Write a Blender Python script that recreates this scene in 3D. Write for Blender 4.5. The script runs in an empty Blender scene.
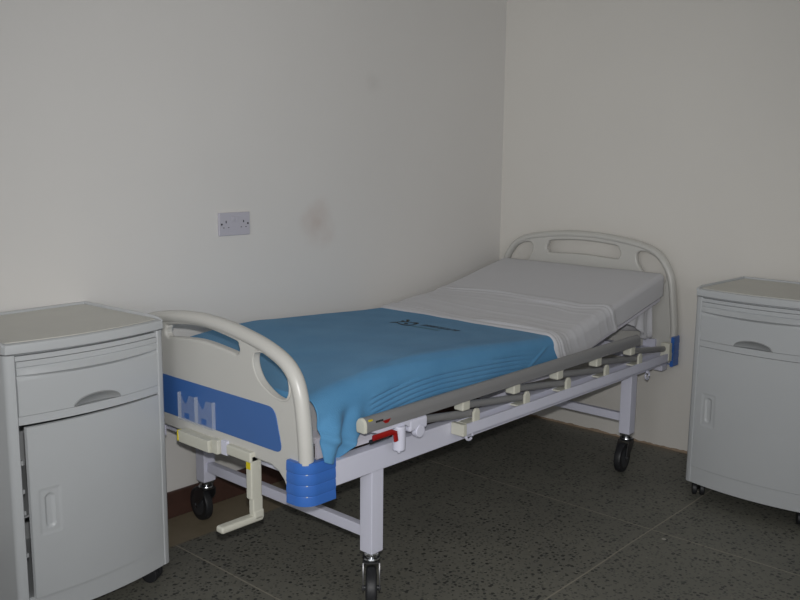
import bpy, bmesh, math, random
from mathutils import Vector, Matrix, noise
random.seed(4)
PI = math.pi
sc = bpy.context.scene
COL = sc.collection

# ------------------------------------------------------------------ helpers
def rad(d): return d * PI / 180

def link_mesh(name, bm, mat, parent=None, smooth=True, loc=(0, 0, 0), angle=35, wn=True):
    me = bpy.data.meshes.new(name)
    bmesh.ops.recalc_face_normals(bm, faces=bm.faces[:])
    if smooth:
        for f in bm.faces: f.smooth = True
        for e in bm.edges:
            if len(e.link_faces) == 2 and e.calc_face_angle(0) > rad(angle): e.smooth = False
    bm.to_mesh(me); bm.free()
    if mat: me.materials.append(mat)
    o = bpy.data.objects.new(name, me); COL.objects.link(o)
    o.location = loc
    if parent: o.parent = parent
    if smooth and wn:
        w = o.modifiers.new('normals', 'WEIGHTED_NORMAL'); w.keep_sharp = True
    return o

def empty(name, loc, label, cat, rotz=0, group=None):
    o = bpy.data.objects.new(name, None); COL.objects.link(o)
    o.location = loc; o.rotation_euler = (0, 0, rotz); o.empty_display_size = .05
    o['label'] = label; o['category'] = cat
    if group: o['group'] = group
    return o

def box(bm, x0, x1, y0, y1, z0, z1, bev=0, seg=2, M=None):
    t = bmesh.new()
    bmesh.ops.create_cube(t, size=1)
    for v in t.verts:
        v.co = Vector(((x0 + x1) / 2 + v.co.x * (x1 - x0), (y0 + y1) / 2 + v.co.y * (y1 - y0), (z0 + z1) / 2 + v.co.z * (z1 - z0)))
    if bev: bmesh.ops.bevel(t, geom=t.edges[:], offset=bev, segments=seg, profile=.5, affect='EDGES')
    if M: bmesh.ops.transform(t, matrix=M, verts=t.verts[:])
    merge(bm, t)

def merge(bm, t):
    me = bpy.data.meshes.new('tmp'); t.to_mesh(me); t.free(); bm.from_mesh(me); bpy.data.meshes.remove(me)

def frame_of(d):
    d = d.normalized()
    a = Vector((0, 0, 1)) if abs(d.z) < .9 else Vector((1, 0, 0))
    s = d.cross(a).normalized(); u = s.cross(d).normalized()
    return s, u

def tube(bm, pts, r, n=12, caps=True, ry=None, side=None):
    """sweep an elliptical section along points; r may be a list"""
    P = [Vector(p) for p in pts]; rings = []
    for i, p in enumerate(P):
        d = (P[min(i + 1, len(P) - 1)] - P[max(i - 1, 0)]).normalized()
        if side is not None:
            s = Vector(side); s = (s - d * s.dot(d)).normalized(); u = s.cross(d)
        else: s, u = frame_of(d)
        ra = r[i] if isinstance(r, (list, tuple)) else r
        rb = ry if ry is not None else ra
        rings.append([bm.verts.new(p + s * ra * math.cos(2 * PI * k / n) + u * rb * math.sin(2 * PI * k / n)) for k in range(n)])
    for a, b in zip(rings, rings[1:]):
        for k in range(n): bm.faces.new((a[k], a[(k + 1) % n], b[(k + 1) % n], b[k]))
    if caps: bm.faces.new(rings[0]); bm.faces.new(rings[-1][::-1])

def loft(bm, loops, cap=True):
    R = [[bm.verts.new(p) for p in L] for L in loops]; n = len(R[0])
    for a, b in zip(R, R[1:]):
        for k in range(n): bm.faces.new((a[k], a[(k + 1) % n], b[(k + 1) % n], b[k]))
    if cap: bm.faces.new(R[0]); bm.faces.new(R[-1][::-1])

def cyl(bm, c, axis, r, h, n=24, bev=0):
    c = Vector(c); a = Vector(axis).normalized(); s, u = frame_of(a)
    prof = [(-h / 2, r)] + [(h / 2, r)] if not bev else [(-h / 2, r - bev), (-h / 2 + bev * .3, r - bev * .3), (-h / 2 + bev, r), (h / 2 - bev, r), (h / 2 - bev * .3, r - bev * .3), (h / 2, r - bev)]
    loft(bm, [[c + a * t + s * rr * math.cos(2 * PI * k / n) + u * rr * math.sin(2 * PI * k / n) for k in range(n)] for t, rr in prof])

def prism(bm, poly, axis, a, b, bev=0):
    """polygon of 2D points in the plane across axis ('x': points are y,z; 'y': x,z; 'z': x,y), extruded a..b"""
    def P(p, t):
        return {'x': (t, p[0], p[1]), 'y': (p[0], t, p[1]), 'z': (p[0], p[1], t)}[axis]
    t = bmesh.new()
    loft(t, [[Vector(P(p, a)) for p in poly], [Vector(P(p, b)) for p in poly]])
    if bev:
        bmesh.ops.recalc_face_normals(t, faces=t.faces[:])
        es = [e for e in t.edges if e.calc_face_angle(0) > rad(40)]
        bmesh.ops.bevel(t, geom=es, offset=bev, segments=2, profile=.5, affect='EDGES')
    merge(bm, t)

def catmull(pts, m=8, closed=False):
    out = []; n = len(pts)
    for i in range(n if closed else n - 1):
        if closed: p0, p1, p2, p3 = (pts[(i + k - 1) % n] for k in range(4))
        else: p0, p1, p2, p3 = pts[max(i - 1, 0)], pts[i], pts[i + 1], pts[min(i + 2, n - 1)]
        for k in range(m):
            t = k / m
            out.append(tuple(.5 * (2 * b + (c - a) * t + (2 * a - 5 * b + 4 * c - d) * t * t + (-a + 3 * b - 3 * c + d) * t ** 3) for a, b, c, d in zip(p0, p1, p2, p3)))
    if not closed: out.append(tuple(pts[-1]))
    return out

def round_rect(x0, x1, z0, z1, r, n=6):
    P = []
    for cx, cz, a0 in ((x1 - r, z1 - r, 0), (x0 + r, z1 - r, 90), (x0 + r, z0 + r, 180), (x1 - r, z0 + r, 270)):
        for k in range(n + 1):
            a = rad(a0 + 90 * k / n); P.append((cx + r * math.cos(a), cz + r * math.sin(a)))
    return P

def plate(name, loops, half, bev, mat, parent, x):
    """flat plate in the y-z plane at x, first loop the outline, further loops are holes"""
    cu = bpy.data.curves.new(name, 'CURVE'); cu.dimensions = '2D'; cu.fill_mode = 'BOTH'
    for L in loops:
        sp = cu.splines.new('POLY'); sp.points.add(len(L) - 1); sp.use_cyclic_u = True
        for p, q in zip(sp.points, L): p.co = (q[0], q[1], 0, 1)
    cu.extrude = half - bev; cu.bevel_depth = bev; cu.bevel_resolution = 3; cu.offset = -bev
    o = bpy.data.objects.new(name, cu); COL.objects.link(o)
    bpy.context.view_layer.update()
    me = bpy.data.meshes.new_from_object(o.evaluated_get(bpy.context.evaluated_depsgraph_get()))
    bpy.data.objects.remove(o); bpy.data.curves.remove(cu)
    # local (a,b,c) -> world y=a, z=b, x=c
    me.transform(Matrix(((0, 0, 1, x), (1, 0, 0, 0), (0, 1, 0, 0), (0, 0, 0, 1))))
    bm = bmesh.new(); bm.from_mesh(me); bpy.data.meshes.remove(me)
    bmesh.ops.remove_doubles(bm, verts=bm.verts[:], dist=1e-5)
    return link_mesh(name, bm, mat, parent, angle=45)

def interp(tab, x):
    if x <= tab[0][0]: return tab[0][1]
    for i in range(len(tab) - 1):
        (a, fa), (b, fb) = tab[i], tab[i + 1]
        if x <= b:
            t = (x - a) / (b - a)
            m0 = (tab[i + 1][1] - tab[i - 1][1]) / (tab[i + 1][0] - tab[i - 1][0]) * (b - a) if i else (fb - fa)
            m1 = (tab[i + 2][1] - fa) / (tab[i + 2][0] - a) * (b - a) if i + 2 < len(tab) else (fb - fa)
            return (2 * t ** 3 - 3 * t * t + 1) * fa + (t ** 3 - 2 * t * t + t) * m0 + (-2 * t ** 3 + 3 * t * t) * fb + (t ** 3 - t * t) * m1
    return tab[-1][1]

def sm(a, b, x):
    t = min(1, max(0, (x - a) / (b - a))); return t * t * (3 - 2 * t)

# ------------------------------------------------------------------ materials
def lin(c): return tuple(((v / 255) / 12.92 if v / 255 <= .04045 else ((v / 255 + .055) / 1.055) ** 2.4) for v in c) + (1,)

def mat(name, c, rough=.5, metal=0, bump=0, bscale=60, vary=0, vscale=6, spec=.5, coat=0, sheen=0):
    m = bpy.data.materials.new(name); m.use_nodes = True
    nt = m.node_tree; b = nt.nodes['Principled BSDF']
    b.inputs['Base Color'].default_value = lin(c); b.inputs['Roughness'].default_value = rough
    b.inputs['Metallic'].default_value = metal; b.inputs['Specular IOR Level'].default_value = spec
    b.inputs['Coat Weight'].default_value = coat
    if sheen:
        b.inputs['Sheen Weight'].default_value = sheen
    tc = nt.nodes.new('ShaderNodeTexCoord')
    if vary:
        n = nt.nodes.new('ShaderNodeTexNoise'); n.inputs['Scale'].default_value = vscale; n.inputs['Detail'].default_value = 5
        nt.links.new(tc.outputs['Object'], n.inputs['Vector'])
        mx = nt.nodes.new('ShaderNodeMix'); mx.data_type = 'RGBA'
        mx.inputs['A'].default_value = lin(tuple(v * (1 - vary) for v in c)); mx.inputs['B'].default_value = lin(tuple(min(255, v * (1 + vary)) for v in c))
        nt.links.new(n.outputs['Fac'], mx.inputs['Factor']); nt.links.new(mx.outputs['Result'], b.inputs['Base Color'])
    if bump:
        n = nt.nodes.new('ShaderNodeTexNoise'); n.inputs['Scale'].default_value = bscale; n.inputs['Detail'].default_value = 4
        nt.links.new(tc.outputs['Object'], n.inputs['Vector'])
        bp = nt.nodes.new('ShaderNodeBump'); bp.inputs['Strength'].default_value = bump; bp.inputs['Distance'].default_value = .01
        nt.links.new(n.outputs['Fac'], bp.inputs['Height']); nt.links.new(bp.outputs['Normal'], b.inputs['Normal'])
    return m

M_white_steel = mat('white_painted_steel', (214, 215, 230), .35, vary=.02)
M_cabinet = mat('cabinet_plastic', (187, 190, 192), .38, bump=.03, bscale=300, vary=.02, vscale=4)
M_tray = mat('tray_plastic', (206, 205, 198), .45, bump=.03, bscale=300, vary=.03, vscale=9)
M_board = mat('board_plastic', (200, 199, 194), .33, bump=.02, bscale=250, vary=.015)
M_blue = mat('blue_plastic', (60, 110, 190), .3)
M_blue_panel = mat('blue_panel', (62, 104, 168), .35)
M_cream = mat('cream_plastic', (204, 203, 190), .4, vary=.03)
M_rail = mat('grey_rail', (130, 130, 131), .35, vary=.02)
M_pull = mat('pull_insert', (146, 148, 149), .35)
M_rubber = mat('black_rubber', (34, 35, 38), .5)
M_hub = mat('wheel_hub', (58, 60, 64), .45)
M_chrome = mat('chrome', (170, 172, 175), .2, metal=1)
M_darkmetal = mat('dark_bracket', (88, 88, 90), .35, metal=.8)
M_red = mat('red_plastic', (150, 18, 16), .4)
M_yellow = mat('yellow_sticker', (214, 196, 20), .5)
M_black = mat('black_hole', (14, 13, 13), .7)
M_socket = mat('socket_plastic', (190, 188, 198), .3)
M_skirt = mat('brown_skirting', (74, 52, 45), .45, bump=.1, bscale=40, vary=.18, vscale=14)
M_sheet = mat('white_sheet', (197, 197, 201), .85, bump=.06, bscale=500, sheen=.2)
M_mattress = mat('mattress_cover', (186, 186, 188), .8, bump=.05, bscale=300)
M_print = mat('dark_print', (30, 44, 44), .85)
M_print2 = mat('green_print', (52, 110, 104), .85)
M_deck = mat('deck_steel', (212, 210, 220), .4)

def m_glass():
    m = bpy.data.materials.new('clear_plastic'); m.use_nodes = True
    b = m.node_tree.nodes['Principled BSDF']
    b.inputs['Base Color'].default_value = lin((225, 230, 238)); b.inputs['Roughness'].default_value = .15
    b.inputs['Alpha'].default_value = .10
    return m
M_clear = m_glass()

def m_blanket():
    m = mat('blue_blanket', (70, 138, 184), .9, sheen=.08)
    nt = m.node_tree; b = nt.nodes['Principled BSDF']
    b.inputs['Sheen Roughness'].default_value = .5; b.inputs['Specular IOR Level'].default_value = .15
    uv = nt.nodes.new('ShaderNodeUVMap'); uv.uv_map = 'UVMap'
    n = nt.nodes.new('ShaderNodeTexNoise'); n.inputs['Scale'].default_value = 260; n.inputs['Detail'].default_value = 2
    w = nt.nodes.new('ShaderNodeTexWave'); w.inputs['Scale'].default_value = 90; w.bands_direction = 'Y'; w.inputs['Distortion'].default_value = .6
    nt.links.new(uv.outputs['UV'], n.inputs['Vector']); nt.links.new(uv.outputs['UV'], w.inputs['Vector'])
    ad = nt.nodes.new('ShaderNodeMath'); ad.operation = 'MULTIPLY_ADD'; ad.inputs[1].default_value = .35
    nt.links.new(w.outputs['Fac'], ad.inputs[0]); nt.links.new(n.outputs['Fac'], ad.inputs[2])
    bp = nt.nodes.new('ShaderNodeBump'); bp.inputs['Strength'].default_value = .35; bp.inputs['Distance'].default_value = .003
    nt.links.new(ad.outputs[0], bp.inputs['Height']); nt.links.new(bp.outputs['Normal'], b.inputs['Normal'])
    n2 = nt.nodes.new('ShaderNodeTexNoise'); n2.inputs['Scale'].default_value = 7; n2.inputs['Detail'].default_value = 6
    nt.links.new(uv.outputs['UV'], n2.inputs['Vector'])
    mx = nt.nodes.new('ShaderNodeMix'); mx.data_type = 'RGBA'
    mx.inputs['A'].default_value = lin((74, 131, 175)); mx.inputs['B'].default_value = lin((97, 152, 192))
    nt.links.new(n2.outputs['Fac'], mx.inputs['Factor']); nt.links.new(mx.outputs['Result'], b.inputs['Base Color'])
    return m
M_blanket = m_blanket()

def m_wall(name, c, smudge=None):
    m = bpy.data.materials.new(name); m.use_nodes = True
    nt = m.node_tree; b = nt.nodes['Principled BSDF']; L = nt.links
    b.inputs['Roughness'].default_value = .55; b.inputs['Specular IOR Level'].default_value = .3
    tc = nt.nodes.new('ShaderNodeTexCoord')
    n = nt.nodes.new('ShaderNodeTexNoise'); n.inputs['Scale'].default_value = 1.3; n.inputs['Detail'].default_value = 6
    L.new(tc.outputs['Object'], n.inputs['Vector'])
    mx = nt.nodes.new('ShaderNodeMix'); mx.data_type = 'RGBA'
    mx.inputs['A'].default_value = lin(tuple(v * .975 for v in c)); mx.inputs['B'].default_value = lin(tuple(min(255, v * 1.015) for v in c))
    L.new(n.outputs['Fac'], mx.inputs['Factor']); out = mx.outputs['Result']
    for (cx, cy, cz, r, amt, colr) in (smudge or ()):
        vm = nt.nodes.new('ShaderNodeVectorMath'); vm.operation = 'DISTANCE'; vm.inputs[1].default_value = (cx, cy, cz)
        # wobble the coordinates a little so the stain has its own ragged shape
        nn = nt.nodes.new('ShaderNodeTexNoise'); nn.inputs['Scale'].default_value = 9; nn.inputs['Detail'].default_value = 3
        L.new(tc.outputs['Object'], nn.inputs['Vector'])
        mm = nt.nodes.new('ShaderNodeMath'); mm.operation = 'MULTIPLY_ADD'; mm.inputs[1].default_value = r * 1.6
        L.new(tc.outputs['Object'], vm.inputs[0]); L.new(nn.outputs['Fac'], mm.inputs[0]); L.new(vm.outputs['Value'], mm.inputs[2])
        mr = nt.nodes.new('ShaderNodeMapRange'); mr.interpolation_type = 'SMOOTHSTEP'
        mr.inputs['From Min'].default_value = r * .6; mr.inputs['From Max'].default_value = r * 2.2
        mr.inputs['To Min'].default_value = amt; mr.inputs['To Max'].default_value = 0
        L.new(mm.outputs[0], mr.inputs['Value'])
        m2 = nt.nodes.new('ShaderNodeMix'); m2.data_type = 'RGBA'; m2.inputs['B'].default_value = lin(colr)
        L.new(mr.outputs['Result'], m2.inputs['Factor']); L.new(out, m2.inputs['A']); out = m2.outputs['Result']
    L.new(out, b.inputs['Base Color'])
    n3 = nt.nodes.new('ShaderNodeTexNoise'); n3.inputs['Scale'].default_value = 22; n3.inputs['Detail'].default_value = 5
    L.new(tc.outputs['Object'], n3.inputs['Vector'])
    bp = nt.nodes.new('ShaderNodeBump'); bp.inputs['Strength'].default_value = .06; bp.inputs['Distance'].default_value = .01
    L.new(n3.outputs['Fac'], bp.inputs['Height']); L.new(bp.outputs['Normal'], b.inputs['Normal'])
    return m
WALLC = (221, 219, 216)
M_wall_left = m_wall('plaster_left', WALLC, [(-1.27, 0, 1.045, .085, .34, (170, 132, 112)), (-.95, 0, 1.62, .05, .10, (120, 112, 100))])
M_wall = m_wall('plaster', (224, 221, 215), [(-0.0, -1.0, .48, .03, .0, (120, 100, 84))])
M_ceiling = m_wall('ceiling_paint', (215, 213, 208))

def m_floor():
    m = bpy.data.materials.new('terrazzo'); m.use_nodes = True
    nt = m.node_tree; b = nt.nodes['Principled BSDF']; L = nt.links; N = nt.nodes.new
    b.inputs['Roughness'].default_value = .5; b.inputs['Specular IOR Level'].default_value = .35
    tc = N('ShaderNodeTexCoord'); sx = N('ShaderNodeSeparateXYZ'); L.new(tc.outputs['Object'], sx.inputs[0])
    def math_(op, a, bb=None, c=None):
        n = N('ShaderNodeMath'); n.operation = op
        for i, v in enumerate((a, bb, c)):
            if v is None: continue
            if isinstance(v, (int, float)): n.inputs[i].default_value = v
            else: L.new(v, n.inputs[i])
        return n.outputs[0]
    def mix(f, a, bb):
        n = N('ShaderNodeMix'); n.data_type = 'RGBA'
        for k, v in (('Factor', f), ('A', a), ('B', bb)):
            if isinstance(v, (int, float)): n.inputs[k].default_value = v
            elif isinstance(v, tuple): n.inputs[k].default_value = lin(v)
            else: L.new(v, n.inputs[k])
        return n.outputs['Result']
    def noise_(s, d=3):
        n = N('ShaderNodeTexNoise'); n.inputs['Scale'].default_value = s; n.inputs['Detail'].default_value = d
        L.new(tc.outputs['Object'], n.inputs['Vector']); return n.outputs['Fac']
    def vor(s, rnd=1):
        n = N('ShaderNodeTexVoronoi'); n.inputs['Scale'].default_value = s; n.inputs['Randomness'].default_value = rnd
        L.new(tc.outputs['Object'], n.inputs['Vector']); return n
    base = mix(noise_(3.5, 6), (104, 103, 96), (134, 132, 120))
    base = mix(math_('MULTIPLY', noise_(60, 3), .5), base, (92, 94, 88))
    v = vor(95); sc_ = N('ShaderNodeSeparateColor'); L.new(v.outputs['Color'], sc_.inputs[0])
    chip = math_('MULTIPLY', math_('LESS_THAN', v.outputs['Distance'], .42), math_('GREATER_THAN', sc_.outputs[0], .5))
    base = mix(math_('MULTIPLY', chip, .55), base, (60, 62, 62))
    v2 = vor(60); s2 = N('ShaderNodeSeparateColor'); L.new(v2.outputs['Color'], s2.inputs[0])
    chip2 = math_('MULTIPLY', math_('LESS_THAN', v2.outputs['Distance'], .36), math_('GREATER_THAN', s2.outputs[1], .66))
    base = mix(math_('MULTIPLY', chip2, .75), base, (36, 38, 41))
    chip3 = math_('MULTIPLY', math_('LESS_THAN', v2.outputs['Distance'], .22), math_('LESS_THAN', s2.outputs[1], .10))
    base = mix(math_('MULTIPLY', chip3, .5), base, (140, 138, 126))
    v4 = vor(5); s4 = N('ShaderNodeSeparateColor'); L.new(v4.outputs['Color'], s4.inputs[0])
    fleck = math_('MULTIPLY', math_('LESS_THAN', v4.outputs['Distance'], .04), math_('GREATER_THAN', s4.outputs[2], .7))
    base = mix(math_('MULTIPLY', fleck, .8), base, (190, 186, 176))
    # divider strips of the terrazzo
    X, Y = sx.outputs[0], sx.outputs[1]
    wob = math_('MULTIPLY', math_('SUBTRACT', noise_(2, 2), .5), .012)
    strip = None
    for ax, pos in ((X, -2.13), (X, -.885), (X, -3.37), (Y, -1.34), (Y, -2.6), (Y, -.205)):
        l = math_('LESS_THAN', math_('ABSOLUTE', math_('SUBTRACT', math_('ADD', ax, wob), pos)), .0028)
        strip = l if strip is None else math_('MAXIMUM', strip, l)
    base = mix(math_('MULTIPLY', strip, .7), base, (158, 152, 138))
    # cement margin along the left wall
    edge = math_('MULTIPLY', math_('SUBTRACT', noise_(4, 3), .5), .03)
    mg = N('ShaderNodeMapRange'); mg.interpolation_type = 'SMOOTHSTEP'
    L.new(math_('ADD', Y, edge), mg.inputs['Value']); mg.inputs['From Min'].default_value = -.225; mg.inputs['From Max'].default_value = -.205
    cem = mix(noise_(14, 6), (122, 111, 92), (144, 132, 110))
    base = mix(math_('MULTIPLY', mg.outputs['Result'], .92), base, cem)
    # paint spatter and dust along the right wall
    d = N('ShaderNodeMapRange'); L.new(math_('ADD', X, math_('MULTIPLY', math_('SUBTRACT', noise_(12, 5), .5), .1)), d.inputs['Value'])
    d.inputs['From Min'].default_value = -.05; d.inputs['From Max'].default_value = 0.0
    base = mix(math_('MULTIPLY', d.outputs['Result'], .6), base, (122, 104, 84))
    L.new(base, b.inputs['Base Color'])
    bp = N('ShaderNodeBump'); bp.inputs['Strength'].default_value = .15; bp.inputs['Distance'].default_value = .004
    L.new(noise_(25, 5), bp.inputs['Height']); L.new(bp.outputs['Normal'], b.inputs['Normal'])
    return m
M_floor = m_floor()

# ------------------------------------------------------------------ the room
def struct(name, bm, m):
    o = link_mesh(name, bm, m, smooth=False); o['kind'] = 'structure'; return o
X0, Y0, H = -5.6, -4.4, 2.8
T = .12
b = bmesh.new(); box(b, X0 - T, T, Y0 - T, T, -.1, 0); struct('floor', b, M_floor)
b = bmesh.new(); box(b, X0 - T, T, Y0 - T, T, H, H + .1); struct('ceiling', b, M_ceiling)
b = bmesh.new(); box(b, X0 - T, T, 0, T, 0, H); struct('wall_left', b, M_wall_left)
b = bmesh.new(); box(b, 0, T, Y0, 0, 0, H); struct('wall_right', b, M_wall)
# wall behind the camera with an unseen window, added to bring in ambient light
wx0, wx1, wz0, wz1 = -4.9, -2.5, .95, 2.3
b = bmesh.new()
box(b, X0, wx0, Y0 - T, Y0, 0, H); box(b, wx1, T, Y0 - T, Y0, 0, H)
box(b, wx0, wx1, Y0 - T, Y0, 0, wz0); box(b, wx0, wx1, Y0 - T, Y0, wz1, H); struct('wall_front', b, M_wall)
b = bmesh.new()  # wall facing wall_right; second unseen window added to brighten it
wy0, wy1 = -3.6, -1.6
box(b, X0 - T, X0, Y0, wy0, 0, H); box(b, X0 - T, X0, wy1, 0, 0, H); box(b, X0 - T, X0, wy0, wy1, 0, wz0); box(b, X0 - T, X0, wy0, wy1, wz1, H); struct('wall_back', b, M_wall)
b = bmesh.new()
for q in ((wy0, wy0 + .05, wz0, wz1), (wy1 - .05, wy1, wz0, wz1), (wy0, wy1, wz0, wz0 + .05), (wy0, wy1, wz1 - .05, wz1), (-2.625, -2.575, wz0, wz1)):
    box(b, X0 - .08, X0 - .04, q[0], q[1], q[2], q[3], .004)
struct('added_window_2', b, M_white_steel)
b = bmesh.new()
for q in ((wx0, wx0 + .05, wz0, wz1), (wx1 - .05, wx1, wz0, wz1), (wx0, wx1, wz0, wz0 + .05), (wx0, wx1, wz1 - .05, wz1), (-3.725, -3.675, wz0, wz1)):
    box(b, q[0], q[1], Y0 - .08, Y0 - .04, q[2], q[3], .004)
struct('added_window_1', b, M_white_steel)
b = bmesh.new(); box(b, X0, 0, -.014, 0, 0, .1, .004); struct('baseboard_left', b, M_skirt)
# ragged paint edge where the right wall meets the floor
b = bmesh.new()
n = 160
lo = []
for i in range(n + 1):
    y = -i * (2.6 / n)
    h = .006 + .012 * max(0, noise.noise((y * 9, 0, 3))) + .006 * noise.noise((y * 40, 2, 1))
    w = .006 + .006 * max(0, noise.noise((y * 14, 7, 3)))
    lo.append([Vector((0, y, 0)), Vector((-w, y, 0)), Vector((-.002, y, max(.004, h))), Vector((0, y, max(.005, h + .001)))])
loft(b, lo)
struct('trim_1', b, mat('paint_edge', (150, 132, 112), .7, vary=.2, vscale=30))

# ------------------------------------------------------------------ wall socket
def socket():
    r = empty('wall_socket', (-1.7, 0, 1.063), 'white double electrical socket plate on the plain wall above the bed', 'socket')
    b = bmesh.new(); box(b, -.0715, .0705, -.010, 0, -.043, .043, .003, 3); link_mesh('faceplate', b, M_socket, r)
    for s in (-1, 1):
        b = bmesh.new(); cyl(b, (s * .060, -.0102, 0), (0, 1, 0), .0036, .002, 16); link_mesh('screw', b, M_black, r)
        b = bmesh.new(); box(b, s * .009 - .007, s * .009 + .007, -.0135, -.009, .010, .028, .0015)
        link_mesh('switch', b, M_socket, r)
        cx = s * .040
        b = bmesh.new(); box(b, cx - .0022, cx + .0022, -.0106, -.0095, .004, .013)
        for t in (-1, 1): box(b, cx + t * .011 - .003, cx + t * .011 + .003, -.0106, -.0095, -.014, -.0115)
        link_mesh('pin_slots', b, M_hub, r)
socket()

# ------------------------------------------------------------------ bedside cabinets
W2, DEP, SAG = .244, .42, .032
ZB, ZT = .062, .800
def front(u): return SAG * (1 - (u / W2) ** 2)       # outward bulge of the front
def footprint(grow=0, n=24, back=True):
    """plan outline, u to the right, v outward; chord of the front at v=0"""
    P = [(W2 + grow, -DEP - grow * 0), (-(W2 + grow), -DEP)]
    P = [(-(W2 + grow), -DEP), (-(W2 + grow), -.012)]
    for k in range(n + 1):
        u = -(W2 - .006) + 2 * (W2 - .006) * k / n
        P.append((u * (W2 + grow) / W2, front(u) + grow))
    P += [((W2 + grow), -.012), ((W2 + grow), -DEP)]
    return P
def V(u, v, z): return Vector((u, -v, z))             # cabinet local frame: front faces -y
def curved_panel(name, u0, u1, z0, z1, off, mat_, parent, prof, back=.012, res=.0035):
    """curved front panel; prof(u,z) gives depth pushed in"""
    nu = max(2, int((u1 - u0) / res)); nz = max(2, int((z1 - z0) / res))
    b = bmesh.new(); G = []
    for j in range(nz + 1):
        z = z0 + (z1 - z0) * j / nz
        G.append([b.verts.new(V(u, front(u) + off - prof(u, z), z)) for u in (u0 + (u1 - u0) * i / nu for i in range(nu + 1))])
    for j in range(nz):
        for i in range(nu): b.faces.new((G[j][i], G[j][i + 1], G[j + 1][i + 1], G[j + 1][i]))
    # rim back to the body
    ring = [G[0][i] for i in range(nu)] + [G[j][nu] for j in range(nz)] + [G[nz][i] for i in range(nu, 0, -1)] + [G[j][0] for j in range(nz, 0, -1)]
    bk = [b.verts.new(v.co + Vector((0, back, 0))) for v in ring]
    m = len(ring)
    for k in range(m): b.faces.new((ring[k], ring[(k + 1) % m], bk[(k + 1) % m], bk[k]))
    return link_mesh(name, b, mat_, parent, angle=30)

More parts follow.
